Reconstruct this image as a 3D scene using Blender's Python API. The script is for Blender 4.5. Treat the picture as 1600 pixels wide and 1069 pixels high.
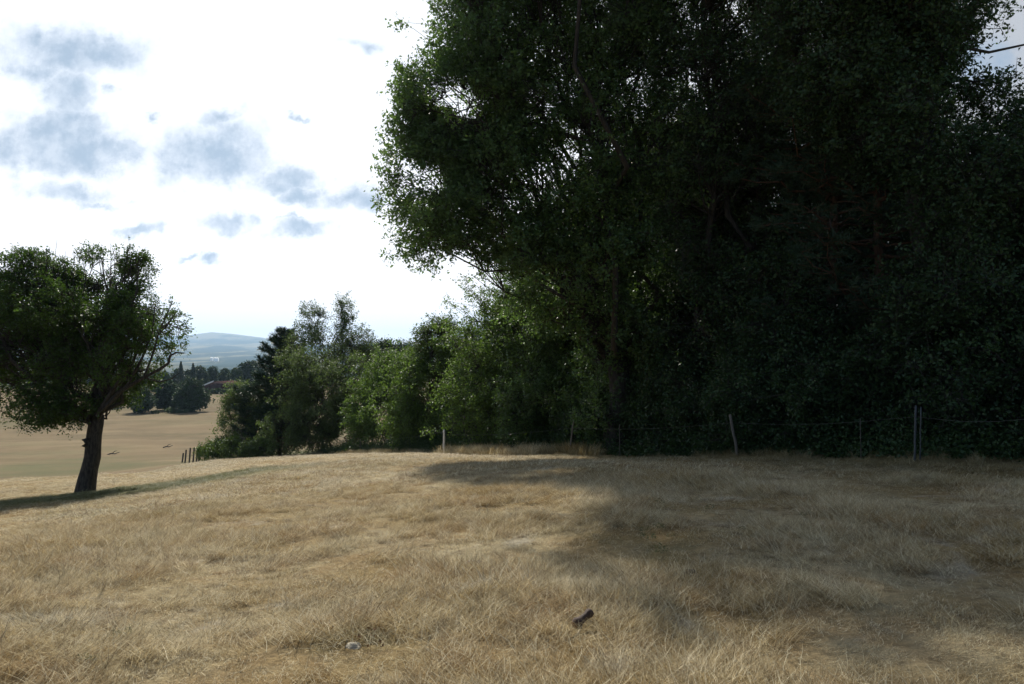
import bpy, math, random
import numpy as np
from mathutils import Vector, noise as mnoise
rad = math.radians
for o in list(bpy.data.objects): bpy.data.objects.remove(o)
S = bpy.context.scene
COL = S.collection
# ------------------------------------------------------------------ camera
EYE, F, HV = 1.6, 1600*26/36, 560.0          # eye height, focal length in photo pixels, horizon row
PITCH = math.atan((HV-534.5)/F)
cam = bpy.data.cameras.new('camera'); cam.lens = 26; cam.sensor_width = 36
cam.clip_start = .05; cam.clip_end = 60000
co = bpy.data.objects.new('camera', cam); COL.objects.link(co); S.camera = co
co.location = (0, 0, EYE); co.rotation_euler = (math.pi/2+PITCH, 0, 0)
# ------------------------------------------------------------------ light
SUN_EL, SUN_AZ = rad(43.5), rad(-15)           # azimuth from +Y (view direction), negative = left
sd = Vector((math.sin(SUN_AZ)*math.cos(SUN_EL), math.cos(SUN_AZ)*math.cos(SUN_EL), math.sin(SUN_EL)))
sl = bpy.data.lights.new('sun', 'SUN'); sl.energy = 5.0; sl.angle = rad(.6); sl.color = (1, .945, .83)
so = bpy.data.objects.new('sun', sl); COL.objects.link(so)
so.rotation_euler = sd.to_track_quat('Z', 'Y').to_euler()
S.view_settings.view_transform = 'Standard'; S.view_settings.look = 'None'
S.view_settings.exposure = 0.24; S.view_settings.gamma = 1
SKY_W = 1.0

class NT:
    def __init__(s, nt): s.nt = nt; s.n = nt.nodes; s.l = nt.links
    def new(s, t, **k):
        n = s.n.new(t)
        for a, b in k.items(): setattr(n, a, b)
        return n
    def set(s, sock, v):
        if hasattr(v, 'is_linked') or hasattr(v, 'links'): s.l.new(v, sock)
        elif v is not None: sock.default_value = v
    def m(s, op, a, b=None, c=None, clamp=False):
        n = s.new('ShaderNodeMath', operation=op, use_clamp=clamp)
        for i, v in enumerate((a, b, c)):
            if v is not None: s.set(n.inputs[i], v)
        return n.outputs[0]
    def vm(s, op, a, b=None, out=0):
        n = s.new('ShaderNodeVectorMath', operation=op)
        s.set(n.inputs[0], a)
        if b is not None: s.set(n.inputs[1], b)
        return n.outputs[out]
    def mix(s, f, a, b, t='RGBA', bl='MIX'):
        n = s.new('ShaderNodeMix', data_type=t)
        if t == 'RGBA': n.blend_type = bl; ia, ib, o = 6, 7, 2
        else: ia, ib, o = 2, 3, 0
        s.set(n.inputs[0], f); s.set(n.inputs[ia], a); s.set(n.inputs[ib], b)
        return n.outputs[o]
    def noise(s, vec, scale, detail=4, rough=.55, out=0, dist=0):
        n = s.new('ShaderNodeTexNoise'); s.set(n.inputs['Vector'], vec)
        n.inputs['Scale'].default_value = scale; n.inputs['Detail'].default_value = detail
        n.inputs['Roughness'].default_value = rough; n.inputs['Distortion'].default_value = dist
        return n.outputs[out]
    def rng(s, v, a, b, c=0, d=1, smooth=True):
        n = s.new('ShaderNodeMapRange', interpolation_type='SMOOTHSTEP' if smooth else 'LINEAR')
        s.set(n.inputs[0], v)
        for i, x in enumerate((a, b, c, d)): s.set(n.inputs[i+1], x)
        return n.outputs[0]
def C(r, g, b): return (r, g, b, 1)

world = bpy.data.worlds.new('World'); S.world = world; world.use_nodes = True
W = NT(world.node_tree); W.n.clear()
out = W.new('ShaderNodeOutputWorld'); bg = W.new('ShaderNodeBackground'); W.l.new(bg.outputs[0], out.inputs[0])
sky = W.new('ShaderNodeTexSky', sky_type='NISHITA', sun_disc=False, sun_elevation=SUN_EL, sun_rotation=SUN_AZ)
tc = W.new('ShaderNodeTexCoord'); D = tc.outputs['Generated']
base = W.vm('MULTIPLY', sky.outputs[0], (.10, .10, .10))
sep = W.new('ShaderNodeSeparateXYZ'); W.l.new(D, sep.inputs[0])
# thin clouds all around, blown out by the sun in front
ny = W.m('MAXIMUM', sep.outputs[1], .02)
tx = W.m('DIVIDE', sep.outputs[0], ny); tz = W.m('DIVIDE', sep.outputs[2], ny)
cmb = W.new('ShaderNodeCombineXYZ'); W.l.new(tx, cmb.inputs[0]); W.l.new(tz, cmb.inputs[1])
T = cmb.outputs[0]
wv = W.noise(T, 9, 6, .62, out=1)
wv = W.vm('SUBTRACT', wv, (.5, .5, .5)); wv = W.vm('MULTIPLY', wv, (.16, .085, 0))
wv2 = W.vm('MULTIPLY', W.vm('SUBTRACT', W.noise(T, 40, 5, .6, out=1), (.5, .5, .5)), (.022, .012, 0))
TW = W.vm('ADD', W.vm('ADD', T, wv), wv2)
acc = None
BL = [(115,70,130,34,.85),(90,135,50,36,.7),(168,130,26,14,.4),(100,190,75,34,.85),(80,225,140,44,1.),(185,228,48,24,.75),
      (335,243,88,50,.9),(335,186,34,18,.6),(455,272,58,24,.7),(485,303,46,20,.75),(100,297,76,20,.7),(160,312,50,8,.35),
      (352,343,58,19,.85),(488,362,60,18,.85),(322,399,24,11,.75),(285,400,14,6,.45),(216,362,30,13,.65),(560,308,60,24,.6),
      (470,345,60,6,.25),(1525,95,55,50,.9),(240,175,14,8,.35),(35,100,60,30,.5),(465,180,12,6,.3),(575,60,40,12,.3),(1330,280,200,60,.35)]
for u, v, ru, rv, st in BL:
    c = ((u-800)/F, (HV-v)/F, 0)
    d = W.vm('SUBTRACT', TW, c); d = W.vm('MULTIPLY', d, (F/ru, F/rv, 0))
    l = W.vm('LENGTH', d, out=1)
    k = W.rng(l, 1.7, .0, 0, .45+.55*st, False)
    acc = k if acc is None else W.m('MAXIMUM', acc, k)
rag = W.m('MULTIPLY', W.m('SUBTRACT', W.noise(T, 14, 10, .68), .5), 1.5)
acc0 = acc
acc = W.m('MULTIPLY', W.rng(W.m('ADD', acc, rag), -.02, .78), W.rng(acc, .0, .6, .2, .95), clamp=True)
acc = W.m('MULTIPLY', acc, W.rng(W.noise(T, 30, 6, .6), .3, .65, .62, 1.0))
acc = W.m('MAXIMUM', acc, W.m('MULTIPLY', W.rng(acc0, .0, .7, 0, .30), W.rng(W.noise(T, 7, 8, .7), .35, .6)), clamp=True)
front = W.rng(W.vm('DOT_PRODUCT', D, (math.sin(-.28)*.95, math.cos(-.28)*.95, .3), out=1), .40, .70)
right = W.rng(tx, .05, .7, 1.0, .50)
white = W.mix(W.rng(tz, .0, .42), C(1.22, 1.16, 1.14), C(SKY_W*.93, SKY_W*.95, SKY_W))
wht = W.vm('SCALE', white); wht.node.inputs['Scale'].default_value = 1; W.l.new(right, wht.node.inputs['Scale'])
patch = W.mix(acc, wht, C(.30, .385, .50))
gen = W.rng(W.noise(D, 3.2, 7, .6), .5, .66, 0, .4)
back = W.mix(gen, base, C(.32, .33, .36))
W.l.new(W.mix(front, back, patch), bg.inputs[0]); bg.inputs[1].default_value = 1.0

# ------------------------------------------------------------------ helpers
rng = np.random.default_rng(7)
def tag(o, label=None, cat=None, group=None, kind=None):
    for k, v in (('label', label), ('category', cat), ('group', group), ('kind', kind)):
        if v: o[k] = v
    return o
def empty(name, loc, label, cat, group=None):
    o = bpy.data.objects.new(name, None); COL.objects.link(o); o.location = loc; o.empty_display_size = .2
    return tag(o, label, cat, group)
def mesh_np(name, V, Fq, mat, parent=None, var=None, smooth=False, link=True):
    me = bpy.data.meshes.new(name); V = np.asarray(V, np.float32); Fq = np.asarray(Fq, np.int32)
    me.vertices.add(len(V)); me.vertices.foreach_set('co', V.ravel())
    k = Fq.shape[1]
    me.loops.add(Fq.size); me.loops.foreach_set('vertex_index', Fq.ravel())
    me.polygons.add(len(Fq)); me.polygons.foreach_set('loop_start', np.arange(0, Fq.size, k, dtype=np.int32))
    me.update(calc_edges=True)
    if smooth: me.polygons.foreach_set('use_smooth', np.ones(len(Fq), bool))
    if var is not None:
        a = me.attributes.new('var', 'FLOAT', 'POINT'); a.data.foreach_set('value', np.asarray(var, np.float32))
    me.materials.append(mat)
    o = bpy.data.objects.new(name, me)
    if link: COL.objects.link(o)
    if parent: o.parent = parent
    return o
class Buf:
    def __init__(s): s.v = []; s.f = []; s.n = 0
    def add(s, V, Fq): s.v.append(np.asarray(V, float)); s.f.append(np.asarray(Fq)+s.n); s.n += len(V)
    def tube(s, P, R, sides=6, rough=0, cap=True):
        P = np.asarray(P, float); n = len(P)
        T = np.gradient(P, axis=0); T /= np.linalg.norm(T, axis=1)[:, None]+1e-9
        ref = np.array([0, 0, 1.]) if abs(T[0, 2]) < .9 else np.array([1., 0, 0])
        A = np.cross(T, ref); A /= np.linalg.norm(A, axis=1)[:, None]+1e-9; B = np.cross(T, A)
        th = np.linspace(0, 2*math.pi, sides, endpoint=False)
        R = np.asarray(R, float)[:, None]*np.ones((1, sides))
        if rough: R = R*(1+rough*rng.normal(size=R.shape))
        V = P[:, None]+R[..., None]*(np.cos(th)[None, :, None]*A[:, None]+np.sin(th)[None, :, None]*B[:, None])
        idx = np.arange(n*sides).reshape(n, sides); nx = np.roll(idx, -1, 1)
        Q = np.stack([idx[:-1], nx[:-1], nx[1:], idx[1:]], -1).reshape(-1, 4)
        V = V.reshape(-1, 3)
        if cap:
            V = np.vstack([V, P[-1]+T[-1]*R[-1, 0]*.2]); c = len(V)-1; top = idx[-1]
            ev = np.arange(0, sides, 2)
            if sides % 2 == 0: Q = np.vstack([Q, np.array([[top[i], top[i+1], top[(i+2) % sides], c] for i in ev])])
        s.add(V, Q)
    def box(s, a, b, rz=0, c=(0, 0, 0)):
        x0, y0, z0 = a; x1, y1, z1 = b
        V = np.array([(x, y, z) for z in (z0, z1) for x, y in ((x0, y0), (x1, y0), (x1, y1), (x0, y1))], float)
        cs, sn = math.cos(rz), math.sin(rz)
        V = np.stack([V[:, 0]*cs-V[:, 1]*sn, V[:, 0]*sn+V[:, 1]*cs, V[:, 2]], -1)+np.array(c)
        s.add(V, [(3, 2, 1, 0), (4, 5, 6, 7), (0, 1, 5, 4), (1, 2, 6, 5), (2, 3, 7, 6), (3, 0, 4, 7)])
    def build(s, name, mat, parent=None, smooth=False, var=None):
        return mesh_np(name, np.vstack(s.v), np.vstack(s.f), mat, parent, var, smooth)
def vnoise(x, y, seed=0):
    x = np.asarray(x, float); y = np.asarray(y, float)
    xi = np.floor(x).astype(np.int64); yi = np.floor(y).astype(np.int64); fx = x-xi; fy = y-yi
    fx = fx*fx*(3-2*fx); fy = fy*fy*(3-2*fy)
    def h(a, b):
        n = (a*374761393+b*668265263+seed*974634777) & 0x7fffffff
        n = ((n ^ (n >> 13))*1274126177) & 0x7fffffff
        return ((n ^ (n >> 16)) & 0xffff)/65535.
    return (h(xi, yi)*(1-fx)+h(xi+1, yi)*fx)*(1-fy)+(h(xi, yi+1)*(1-fx)+h(xi+1, yi+1)*fx)*fy
def fbm(x, y, seed=0, o=4):
    return sum(vnoise(x*2**i, y*2**i, seed+i)*.5**(i+1) for i in range(o))/(1-.5**o)
# ------------------------------------------------------------------ terrain height
DK = np.array([0, 4, 8, 15, 21, 30, 40, 55, 75, 100, 150, 230, 300, 400, 700, 2000, 5000, 40000.])
UC = {-400: [0, 0, -.6, -2.1, -3.1, -4.6, -6.5, -8.5, -10.5, -12.5, -15, -15.5, -13, -12, -16, -60, -110, -120],
      0:   [0, 0, -.45, -1.55, -2.35, -3.3, -5.6, -8.0, -10.2, -12.3, -14.8, -15, -12.5, -11.5, -16, -60, -110, -120],
      135: [0, 0, -.4, -1.35, -2.2, -3.15, -5.3, -7.8, -10, -12, -14.6, -14.8, -12.3, -11.5, -16, -60, -110, -120],
      300: [0, 0, -.35, -1.1, -1.9, -3.0, -4.2, -6.1, -9, -11.8, -14.5, -14.6, -12, -11.3, -16, -60, -110, -120],
      400: [0, 0, -.3, -1.0, -1.6, -2.6, -3.8, -5.7, -8.4, -11.3, -14.3, -14.5, -12, -11.3, -16, -60, -110, -120],
      600: [0, 0, -.2, -.75, -1.3, -2.3, -3.5, -5.5, -8, -10, -12, -13, -12, -12, -16, -60, -110, -120],
      800: [0, 0, -.15, -.6, -1.25, -2.3, -3.5, -4.8, -6.5, -8, -10, -12, -12, -12, -16, -60, -110, -120],
      1000: [0, 0, -.12, -.52, -1.3, -2.2, -3.1, -4, -5, -6, -8, -10, -11, -12, -16, -60, -110, -120],
      1430: [0, 0, -.1, -.5, -.95, -1.5, -2, -2.5, -3, -4, -6, -9, -11, -12, -16, -60, -110, -120],
      2000: [0, 0, 0, -.35, -.7, -1.2, -1.7, -2.2, -3, -4, -6, -9, -11, -12, -16, -60, -110, -120]}
_az = [math.atan((u-800)/F) for u in UC]; _Z = np.array(list(UC.values()))
NA, ND = 181, 400
AZG = np.linspace(-1.2, 1.2, NA); LG = np.linspace(0, math.log(40001), ND); DG = np.exp(LG)-1
_t = np.array([np.interp(DG, DK, row) for row in _Z])
TAB = np.array([np.interp(AZG, _az, _t[:, j]) for j in range(ND)]).T
def _blur(a, k, ax):
    w = np.exp(-np.linspace(-2, 2, 2*k+1)**2); w /= w.sum()
    p = np.pad(a, [(k, k) if i == ax else (0, 0) for i in range(2)], mode='edge')
    return np.apply_along_axis(lambda r: np.convolve(r, w, 'valid'), ax, p)
TAB = _blur(_blur(TAB, 5, 0), 3, 1)
def gz(x, y, micro=True):
    x = np.asarray(x, float); y = np.asarray(y, float)
    az = np.arctan2(x, y); r = np.hypot(x, y)
    a = np.clip(az, -1.0, 1.0); d = r*np.cos(np.clip(az, -.75, .75))
    back = np.clip((np.abs(az)-1.2)/1.2, 0, 1)
    fi = (a+1.2)/2.4*(NA-1); fj = np.clip(np.log(d+1)/LG[-1]*(ND-1), 0, ND-1.001)
    i = fi.astype(int); j = fj.astype(int); p = fi-i; q = fj-j
    z = (TAB[i, j]*(1-p)+TAB[i+1, j]*p)*(1-q)+(TAB[i, j+1]*(1-p)+TAB[i+1, j+1]*p)*q
    z = z*(1-back*.6)
    if micro:
        k = np.clip(d/6, .3, 1)
        z = z+(fbm(x/2.2, y/2.2, 3)-.5)*.16*k+(fbm(x/.45, y/.45, 9)-.5)*.09
        kk = np.clip((d-90)/80, 0, 1)
        z = z+(fbm(x/38, y/38, 21)-.5)*.9*kk
    return z
def g1(x, y): return float(gz(x, y))
def P(u, v, d):                                # photo pixel and distance to a point
    b = (534.5-v)/F; yy = math.cos(PITCH)-b*math.sin(PITCH); zz = math.sin(PITCH)+b*math.cos(PITCH)
    s = d/yy
    return np.array([(u-800)/F*s, d, EYE+zz*s])
def base_at(u, d):
    x = (u-800)/F*d
    return np.array([x, d, g1(x, d)])

# ------------------------------------------------------------------ materials
def newmat(name):
    m = bpy.data.materials.new(name); m.use_nodes = True; n = NT(m.node_tree); n.n.clear()
    o = n.new('ShaderNodeOutputMaterial'); return m, n, o
def leafmat(name, a, b, c, rough=.42, spec=.4, trans=.35):
    """a, b: the two leaf greens; c: colour of light passing through"""
    m, n, o = newmat(name)
    at = n.new('ShaderNodeAttribute', attribute_name='var'); va = at.outputs['Fac']
    col = n.mix(va, C(*a), C(*b))
    p = n.new('ShaderNodeBsdfPrincipled'); n.l.new(col, p.inputs['Base Color'])
    p.inputs['Roughness'].default_value = rough; p.inputs['Specular IOR Level'].default_value = spec
    t = n.new('ShaderNodeBsdfTranslucent'); n.l.new(n.mix(va, C(*[k*.7 for k in c]), C(*c)), t.inputs[0])
    mx = n.new('ShaderNodeMixShader'); mx.inputs[0].default_value = trans
    n.l.new(p.outputs[0], mx.inputs[1]); n.l.new(t.outputs[0], mx.inputs[2]); n.l.new(mx.outputs[0], o.inputs[0])
    return m
def barkmat(name, a, b, sc=6):
    m, n, o = newmat(name)
    tcn = n.new('ShaderNodeTexCoord'); mp = n.vm('MULTIPLY', tcn.outputs['Object'], (1, 1, .22))
    f = n.noise(mp, sc*3, 6, .7); f2 = n.noise(tcn.outputs['Object'], sc*.5, 3)
    col = n.mix(n.m('MULTIPLY', f, f2, clamp=True), C(*a), C(*b))
    col = n.mix(n.rng(f, .35, .65), C(*a), C(*b))
    p = n.new('ShaderNodeBsdfPrincipled'); n.l.new(col, p.inputs['Base Color']); p.inputs['Roughness'].default_value = .9
    bm = n.new('ShaderNodeBump'); bm.inputs['Strength'].default_value = .9; bm.inputs['Distance'].default_value = .04
    n.l.new(f, bm.inputs['Height']); n.l.new(bm.outputs[0], p.inputs['Normal']); n.l.new(p.outputs[0], o.inputs[0])
    return m
def plain(name, col, rough=.7, var=.25, sc=4):
    m, n, o = newmat(name); tcn = n.new('ShaderNodeTexCoord')
    f = n.noise(tcn.outputs['Object'], sc, 5, .6)
    c = n.mix(f, C(*[k*(1-var) for k in col]), C(*[min(1, k*(1+var)) for k in col]))
    p = n.new('ShaderNodeBsdfPrincipled'); n.l.new(c, p.inputs['Base Color']); p.inputs['Roughness'].default_value = rough
    n.l.new(p.outputs[0], o.inputs[0]); return m

L_FRUIT = leafmat('fruit_tree_leaf', (0.0294, 0.0600, 0.0147), (0.0693, 0.1248, 0.0252), (0.1155, 0.2160, 0.0273), .5, .25, .32)
L_OAK = leafmat('oak_leaf', (0.0495, 0.0936, 0.0322), (0.1045, 0.1794, 0.0575), (0.1650, 0.2860, 0.0517), .45, .4, .4)
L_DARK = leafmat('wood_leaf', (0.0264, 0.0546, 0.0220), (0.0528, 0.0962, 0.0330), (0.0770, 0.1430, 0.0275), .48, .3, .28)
L_HAZEL = leafmat('hazel_leaf', (0.0550, 0.1020, 0.0264), (0.1150, 0.1860, 0.0484), (0.1800, 0.3000, 0.0440), .5, .3, .4)
L_SHRUB = leafmat('shrub_leaf', (0.0660, 0.1036, 0.0390), (0.1200, 0.1708, 0.0650), (0.1800, 0.2660, 0.0585), .55, .22, .33)
L_LIGHT = leafmat('bramble_leaf', (.045, .085, .020), (.095, .15, .035), (.14, .22, .03), .5, .3, .3)
L_BIRCH = leafmat('light_tree_leaf', (0.0540, 0.0878, 0.0390), (0.0960, 0.1418, 0.0585), (0.1440, 0.2160, 0.0520), .55, .22, .35)
L_PINE = leafmat('pine_needles', (0.0234, 0.0493, 0.0286), (0.0442, 0.0812, 0.0442), (0.0390, 0.0725, 0.0260), .5, .3, .1)
L_FAR = leafmat('distant_foliage', (0.0286, 0.0560, 0.0208), (0.0546, 0.0952, 0.0325), (0.0650, 0.1120, 0.0260), .6, .2, .15)
L_DRYL = leafmat('browning_needles', (.05, .032, .018), (.09, .055, .03), (.06, .04, .02), .7, .2, .1)
B_FRUIT = barkmat('fruit_tree_bark', (.014, .012, .010), (.075, .062, .050), 7)
B_OAK = barkmat('oak_bark', (.018, .015, .012), (.055, .047, .038), 5)
B_PINE = barkmat('pine_bark', (.05, .028, .018), (.14, .075, .045), 4)
B_FAR = plain('distant_bark', (.035, .03, .025))

def field_colour(n, pos):
    """straw, rust and green zones of the meadow, by place"""
    a = n.rng(n.noise(pos, .55, 5, .62), .36, .64)
    b = n.rng(n.noise(pos, 1.7, 5, .6, dist=.4), .42, .68)
    c = n.rng(n.noise(pos, .21, 3, .55), .5, .72)
    col = n.mix(a, C(.42, .305, .130), C(.62, .52, .315))
    w = n.rng(n.noise(n.vm('ADD', pos, (31, 7, 0)), .95, 6, .66, dist=.6), .56, .70)
    col = n.mix(n.m('MULTIPLY', b, .55), col, C(.33, .19, .068))
    col = n.mix(n.m('MULTIPLY', w, .85), col, C(.70, .64, .50))
    col = n.mix(n.rng(n.noise(pos, 5.5, 5, .65), .50, .68, 0, .75), col, C(.155, .112, .058))
    col = n.mix(n.rng(n.noise(n.vm('ADD', pos, (9, 3, 0)), .7, 5, .6), .60, .74, 0, .5), col, C(.20, .19, .075))
    col = n.mix(n.m('MULTIPLY', c, .45), col, C(.165, .150, .060))
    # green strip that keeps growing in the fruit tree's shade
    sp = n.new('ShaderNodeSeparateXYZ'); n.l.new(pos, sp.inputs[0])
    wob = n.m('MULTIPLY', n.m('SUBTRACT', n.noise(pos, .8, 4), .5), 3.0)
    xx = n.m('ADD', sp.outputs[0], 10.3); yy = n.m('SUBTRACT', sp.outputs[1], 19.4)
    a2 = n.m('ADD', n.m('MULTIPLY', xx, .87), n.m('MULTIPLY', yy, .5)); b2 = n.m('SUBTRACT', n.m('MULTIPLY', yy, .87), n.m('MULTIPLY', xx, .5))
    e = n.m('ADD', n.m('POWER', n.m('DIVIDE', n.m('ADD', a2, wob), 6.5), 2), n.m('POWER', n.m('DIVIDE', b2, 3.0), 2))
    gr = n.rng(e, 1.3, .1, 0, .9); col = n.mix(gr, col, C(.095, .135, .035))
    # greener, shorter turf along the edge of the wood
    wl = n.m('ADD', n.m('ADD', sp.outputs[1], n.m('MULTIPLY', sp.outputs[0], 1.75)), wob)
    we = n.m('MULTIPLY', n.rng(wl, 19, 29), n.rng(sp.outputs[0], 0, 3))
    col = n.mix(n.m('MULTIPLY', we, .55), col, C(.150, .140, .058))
    return col, n.m('MAXIMUM', gr, we), b
def ground_material():
    m, n, o = newmat('meadow_ground')
    g = n.new('ShaderNodeNewGeometry'); pos = g.outputs['Position']
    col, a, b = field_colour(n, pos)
    ln = n.vm('LENGTH', pos, out=1)
    soil = n.mix(n.rng(n.noise(pos, 14, 6, .7), .35, .7), C(.06, .043, .025), C(.26, .19, .10))
    near = n.mix(.45, soil, col)
    # middle distance: grazed slope with faint terraces and green hollows
    st = n.vm('MULTIPLY', pos, (.7, 1.0, 1))
    mid = n.mix(n.rng(n.noise(st, .12, 6, .65), .35, .68), C(.160, .115, .062), C(.205, .152, .084))
    mid = n.mix(n.rng(n.noise(st, .045, 8, .72), .45, .62, 0, .75), mid, C(.11, .085, .045))
    sp = n.new('ShaderNodeSeparateXYZ'); n.l.new(pos, sp.inputs[0])
    gm = n.m('MULTIPLY', n.rng(n.noise(n.vm('ADD', pos, (0, 40, 0)), .03, 6, .65), .42, .66), n.rng(sp.outputs[1], 170, 70, .25, .75))
    mid = n.mix(gm, mid, C(.085, .100, .040))
    far = n.mix(n.rng(n.noise(pos, .0035, 6, .6), .42, .55), C(.03, .05, .022), C(.22, .18, .10))
    c = n.mix(n.rng(ln, 30, 60), near, mid); c = n.mix(n.rng(ln, 380, 460), c, far)
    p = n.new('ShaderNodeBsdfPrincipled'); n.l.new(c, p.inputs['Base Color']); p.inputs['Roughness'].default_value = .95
    p.inputs['Specular IOR Level'].default_value = .1
    h = n.m('ADD', n.noise(pos, 22, 6, .7), n.m('MULTIPLY', n.noise(pos, 1.1, 4), .8))
    bm = n.new('ShaderNodeBump'); bm.inputs['Strength'].default_value = .8; bm.inputs['Distance'].default_value = .06
    n.l.new(h, bm.inputs['Height']); n.l.new(bm.outputs[0], p.inputs['Normal']); n.l.new(p.outputs[0], o.inputs[0])
    return m
def grass_material():
    m, n, o = newmat('dry_grass_blades')
    g = n.new('ShaderNodeNewGeometry'); pos = g.outputs['Position']
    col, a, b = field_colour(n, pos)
    at = n.new('ShaderNodeAttribute', attribute_name='var'); v = at.outputs['Fac']
    bl = n.mix(n.m('MULTIPLY', n.rng(v, .66, .9, 0, .95), n.m('SUBTRACT', 1, n.m('MULTIPLY', a, .75))), col, C(.84, .74, .50))
    bl = n.mix(n.rng(v, .5, .0, 0, .82), bl, C(.13, .085, .038))
    p = n.new('ShaderNodeBsdfPrincipled'); n.l.new(bl, p.inputs['Base Color']); p.inputs['Roughness'].default_value = .6
    p.inputs['Specular IOR Level'].default_value = .15
    t = n.new('ShaderNodeBsdfTranslucent'); n.l.new(bl, t.inputs[0])
    mx = n.new('ShaderNodeMixShader'); mx.inputs[0].default_value = .28
    n.l.new(p.outputs[0], mx.inputs[1]); n.l.new(t.outputs[0], mx.inputs[2]); n.l.new(mx.outputs[0], o.inputs[0])
    return m
def hill_material():
    m, n, o = newmat('far_hills')
    g = n.new('ShaderNodeNewGeometry'); pos = n.vm('MULTIPLY', g.outputs['Position'], (1, .45, 1))
    f = n.noise(pos, .0011, 7, .6)
    c = n.mix(n.rng(f, .47, .55), C(.025, .04, .02), C(.20, .175, .095))
    p = n.new('ShaderNodeBsdfDiffuse'); n.l.new(c, p.inputs[0]); n.l.new(p.outputs[0], o.inputs[0]); return m
M_GROUND = ground_material(); M_GRASS = grass_material(); M_HILL = hill_material()

# ------------------------------------------------------------------ ground sheet and far hills
azs = np.concatenate([np.linspace(-math.pi, -.85, 60, endpoint=False), np.linspace(-.85, .85, 420, endpoint=False), np.linspace(.85, math.pi, 60, endpoint=False)])
rs = np.concatenate([[0.0], np.geomspace(.4, 20000, 420)])
A, R = np.meshgrid(azs, rs, indexing='ij'); X = R*np.sin(A); Y = R*np.cos(A); Z = gz(X, Y)
n1, n2 = A.shape; idx = np.arange(n1*n2).reshape(n1, n2); nx = np.roll(idx, -1, 0)
Q = np.stack([idx[:, :-1], idx[:, 1:], nx[:, 1:], nx[:, :-1]], -1).reshape(-1, 4)
tag(mesh_np('ground', np.stack([X, Y, Z], -1).reshape(-1, 3), Q, M_GROUND, smooth=True), kind='structure')
azs = np.linspace(-.95, .95, 520); rs = np.geomspace(3300, 17500, 90)
A, R = np.meshgrid(azs, rs, indexing='ij'); X = R*np.sin(A); Y = R*np.cos(A)
U = 800+F*np.tan(np.clip(A, -.95, .95))
ridge = np.interp(U[:, 0], [-700, -300, 0, 120, 230, 290, 330, 365, 410, 450, 520, 620, 800, 1100, 1600], [545, 538, 532, 529, 527, 525, 519, 522, 527, 537, 541, 544, 540, 538, 545])
VV = np.array([np.interp(rs, [3300, 4200, 6000, 8500, 11000, 14000, 17500], [596, 574, 562, 549, 538, r, r+14]) for r in ridge])
Z = EYE+(HV-VV)/F*R*np.cos(A)+(fbm(X/900, Y/900, 40, 5)-.5)*np.interp(R, [3300, 6000, 12000, 14000, 17500], [26, 70, 130, 45, 60])
n1, n2 = A.shape; idx = np.arange(n1*n2).reshape(n1, n2)
Q = np.stack([idx[:-1, :-1], idx[:-1, 1:], idx[1:, 1:], idx[1:, :-1]], -1).reshape(-1, 4)
tag(mesh_np('hills', np.stack([X, Y, Z], -1).reshape(-1, 3), Q, M_HILL, smooth=True), kind='structure')

# ------------------------------------------------------------------ tree builders
def unit(a): return a/(np.linalg.norm(a, axis=-1, keepdims=True)+1e-9)
def leaves(C0, N, size, outd, wide=.5, up=.5, rnd=.9, seed=0, droop=0):
    """C0 Nx3 leaf positions -> rhombic leaves with a mid fold"""
    r = np.random.default_rng(seed); n = len(C0)
    nrm = unit(outd*.45+np.array([0, 0, up])+r.normal(size=(n, 3))*rnd)
    ax = unit(np.cross(nrm, r.normal(size=(n, 3)))); 
    if droop: ax = unit(ax+np.array([0, 0, -droop]))
    sd_ = unit(np.cross(nrm, ax)); nrm = np.cross(ax, sd_)
    L = (size*r.uniform(.65, 1.35, n))[:, None]; Wd = L*wide
    fold = L*.12
    V = np.stack([C0-ax*L*.5, C0+sd_*Wd*.5+nrm*fold+ax*L*.06, C0+ax*L*.5-nrm*fold*.6, C0-sd_*Wd*.5+nrm*fold+ax*L*.06], 1).reshape(-1, 3)
    return V, np.arange(4*n).reshape(n, 4)
def curve(a, b, n, sag, wob, r):
    t = np.linspace(0, 1, n)[:, None]; d = np.linalg.norm(b-a)
    p = a*(1-t)+b*t; p[:, 2] += (np.sin(t[:, 0]*math.pi))*sag*d
    off = r.normal(size=(n, 3))*wob*d/n; off = np.cumsum(off, 0); off -= t*off[-1]; off[0] = 0
    return p+off
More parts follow.
